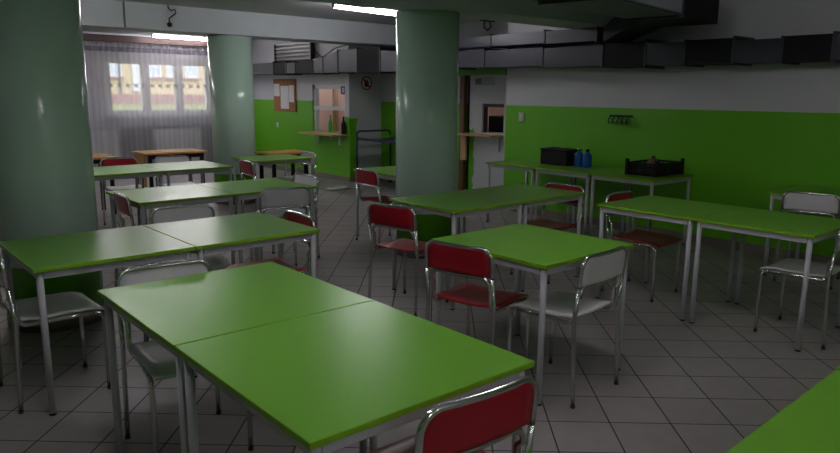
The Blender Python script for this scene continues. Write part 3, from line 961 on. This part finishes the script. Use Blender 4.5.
bxx = thing('storage_box', 'black box with a metal clasp on the middle side table', 'box', (6.62, 5.18, .74))
MB().box(-.14, -.20, 0, .14, .20, .165, .012).build('body', M['black'], bxx)
MB().box(-.145, -.205, .165, .145, .205, .185, .006).build('lid', M['black'], bxx)
b = MB(); b.tube([(-.05, .10, .186), (-.05, .10, .205), (-.05, .05, .21), (-.05, .0, .205), (-.05, .0, .186)], .006, 8); b.build('handle', M['chrome'], bxx)
for i, (y, lab) in enumerate(((4.905, 'blue plastic jug standing against the black box'), (4.785, 'blue plastic jug at the free end of the row beside the black box'))):
    jg = thing('jug', lab, 'jug', (6.60, y, .74), 0, 'blue jugs on the side table')
    MB().lathe([(.05, 0), (.054, .01), (.054, .125), (.045, .15), (.02, .168), (.018, .175)], (0, 0), 20).build('body', M['bluep'], jg)
    MB().lathe([(.022, .176), (.022, .198), (.018, .204)], (0, 0), 16).build('cap', M['chrome' if i == 0 else 'black'], jg)

# bottles and post inside the kitchen hatch
def bottle(x, y, m, lab, h=.26, r_=.036, z=hz0):
    o = thing('bottle', lab, 'bottle', (x, y, z), 0, 'bottles in the kitchen hatch')
    MB().lathe([(r_ * .9, 0), (r_, .01), (r_, h * .55), (r_ * .4, h * .78), (r_ * .36, h * .92)], (0, 0), 18).build('body', M[m], o)
    MB().lathe([(r_ * .42, h * .921), (r_ * .42, h), (r_ * .36, h + .004)], (0, 0), 14).build('cap', M[m], o)
bottle(7.07, 10.80, 'bgreen', 'green bottle standing in the kitchen hatch', .29)
bottle(6.96, 10.215, 'black', 'dark bottle at the right side of the kitchen hatch', .30, .045, .84)
T('wooden_post', 'pale wooden post standing behind the kitchen hatch', 'post', MB().box(7.5, 11.3, 0, 7.58, 11.38, 2.0, .004), M['pine'])
cp = thing('cupboard', 'pale kitchen cupboard seen through the hatch', 'cupboard', (8.7, 11.75, 0))
MB().box(-.3, -.4, 0, .29, .4, 1.9, .006).build('body', M['pvc'], cp)
for s_ in (-1, 1):
    dd = MB().box(-.322, min(s_ * .005, s_ * .395), .05, -.301, max(s_ * .005, s_ * .395), 1.88, .003).build('door', M['pvc'], cp)
    MB().box(-.34, s_ * .05 - .006, .9, -.3225, s_ * .05 + .006, 1.05, .002).build('handle', M['steel'], dd)

# dark appliance inside the small opening
ap = thing('countertop_appliance', 'dark appliance inside the small serving opening', 'appliance', (8.3, 7.85, 0))
MB().box(-.25, -.4, 0, .25, .4, .96, .006).build('counter', M['hood'], ap)
MB().box(-.17, -.36, .961, .2, .05, 1.21, .02).build('body', M['black'], ap)
MB().box(-.18, .09, .961, .12, .3, 1.01, .006).build('tray', M['pvc'], ap)

# ------------------------------------------------------------------ serving trolley
tr = thing('serving_trolley', 'dark blue tubular serving trolley in front of the white return wall', 'trolley', (7.19, 9.07, 0))
for sy in (-1, 1):
    y = .57 * sy
    p = [Vector((-.355, y, .06)), Vector((-.355, y, .86))] + arc((-.295, y, .86), math.pi, math.pi / 2, .06, ((1, 0, 0), (0, 0, 1)))
    q = arc((.295, y, .86), math.pi / 2, 0, .06, ((1, 0, 0), (0, 0, 1))) + [Vector((.355, y, .86)), Vector((.355, y, .06))]
    MB().tube(p + q, .018, 10).build('end_frame', M['navy'], tr)
for z in (.25, .77):
    b = MB(); b.box(-.345, -.575, z, .345, .575, z + .02, .004); b.box(-.345, -.575, z + .02, -.333, .575, z + .045); b.box(.333, -.575, z + .02, .345, .575, z + .045)
    b.build('shelf', M['navy'], tr)
for sx in (-1, 1):
    for sy in (-1, 1):
        b = MB(); x, y = sx * .355, sy * .57
        b.tube([(x - .012, y, .036), (x + .012, y, .036)], .036, 16)
        b.build('caster', M['rubber'], tr)

# crumpled rag on the floor
g = []
for i in range(9):
    row = []
    for j in range(7):
        u, v = i / 8 - .5, j / 6 - .5
        row.append((6.33 + u * .42 + .04 * math.sin(5 * v), 9.48 + v * .26 + .03 * math.sin(7 * u), .004 + .03 * abs(math.sin(9 * u + 2) * math.cos(8 * v + 1)) * (1 - 2.2 * max(abs(u), abs(v)) ** 2)))
    g.append(row)
T('cleaning_cloth', 'pale crumpled cloth lying on the floor before the kitchen counter', 'cloth', MB().slab(g, .004, lambda i, j: (0, 0, 1)), M['cloth'])
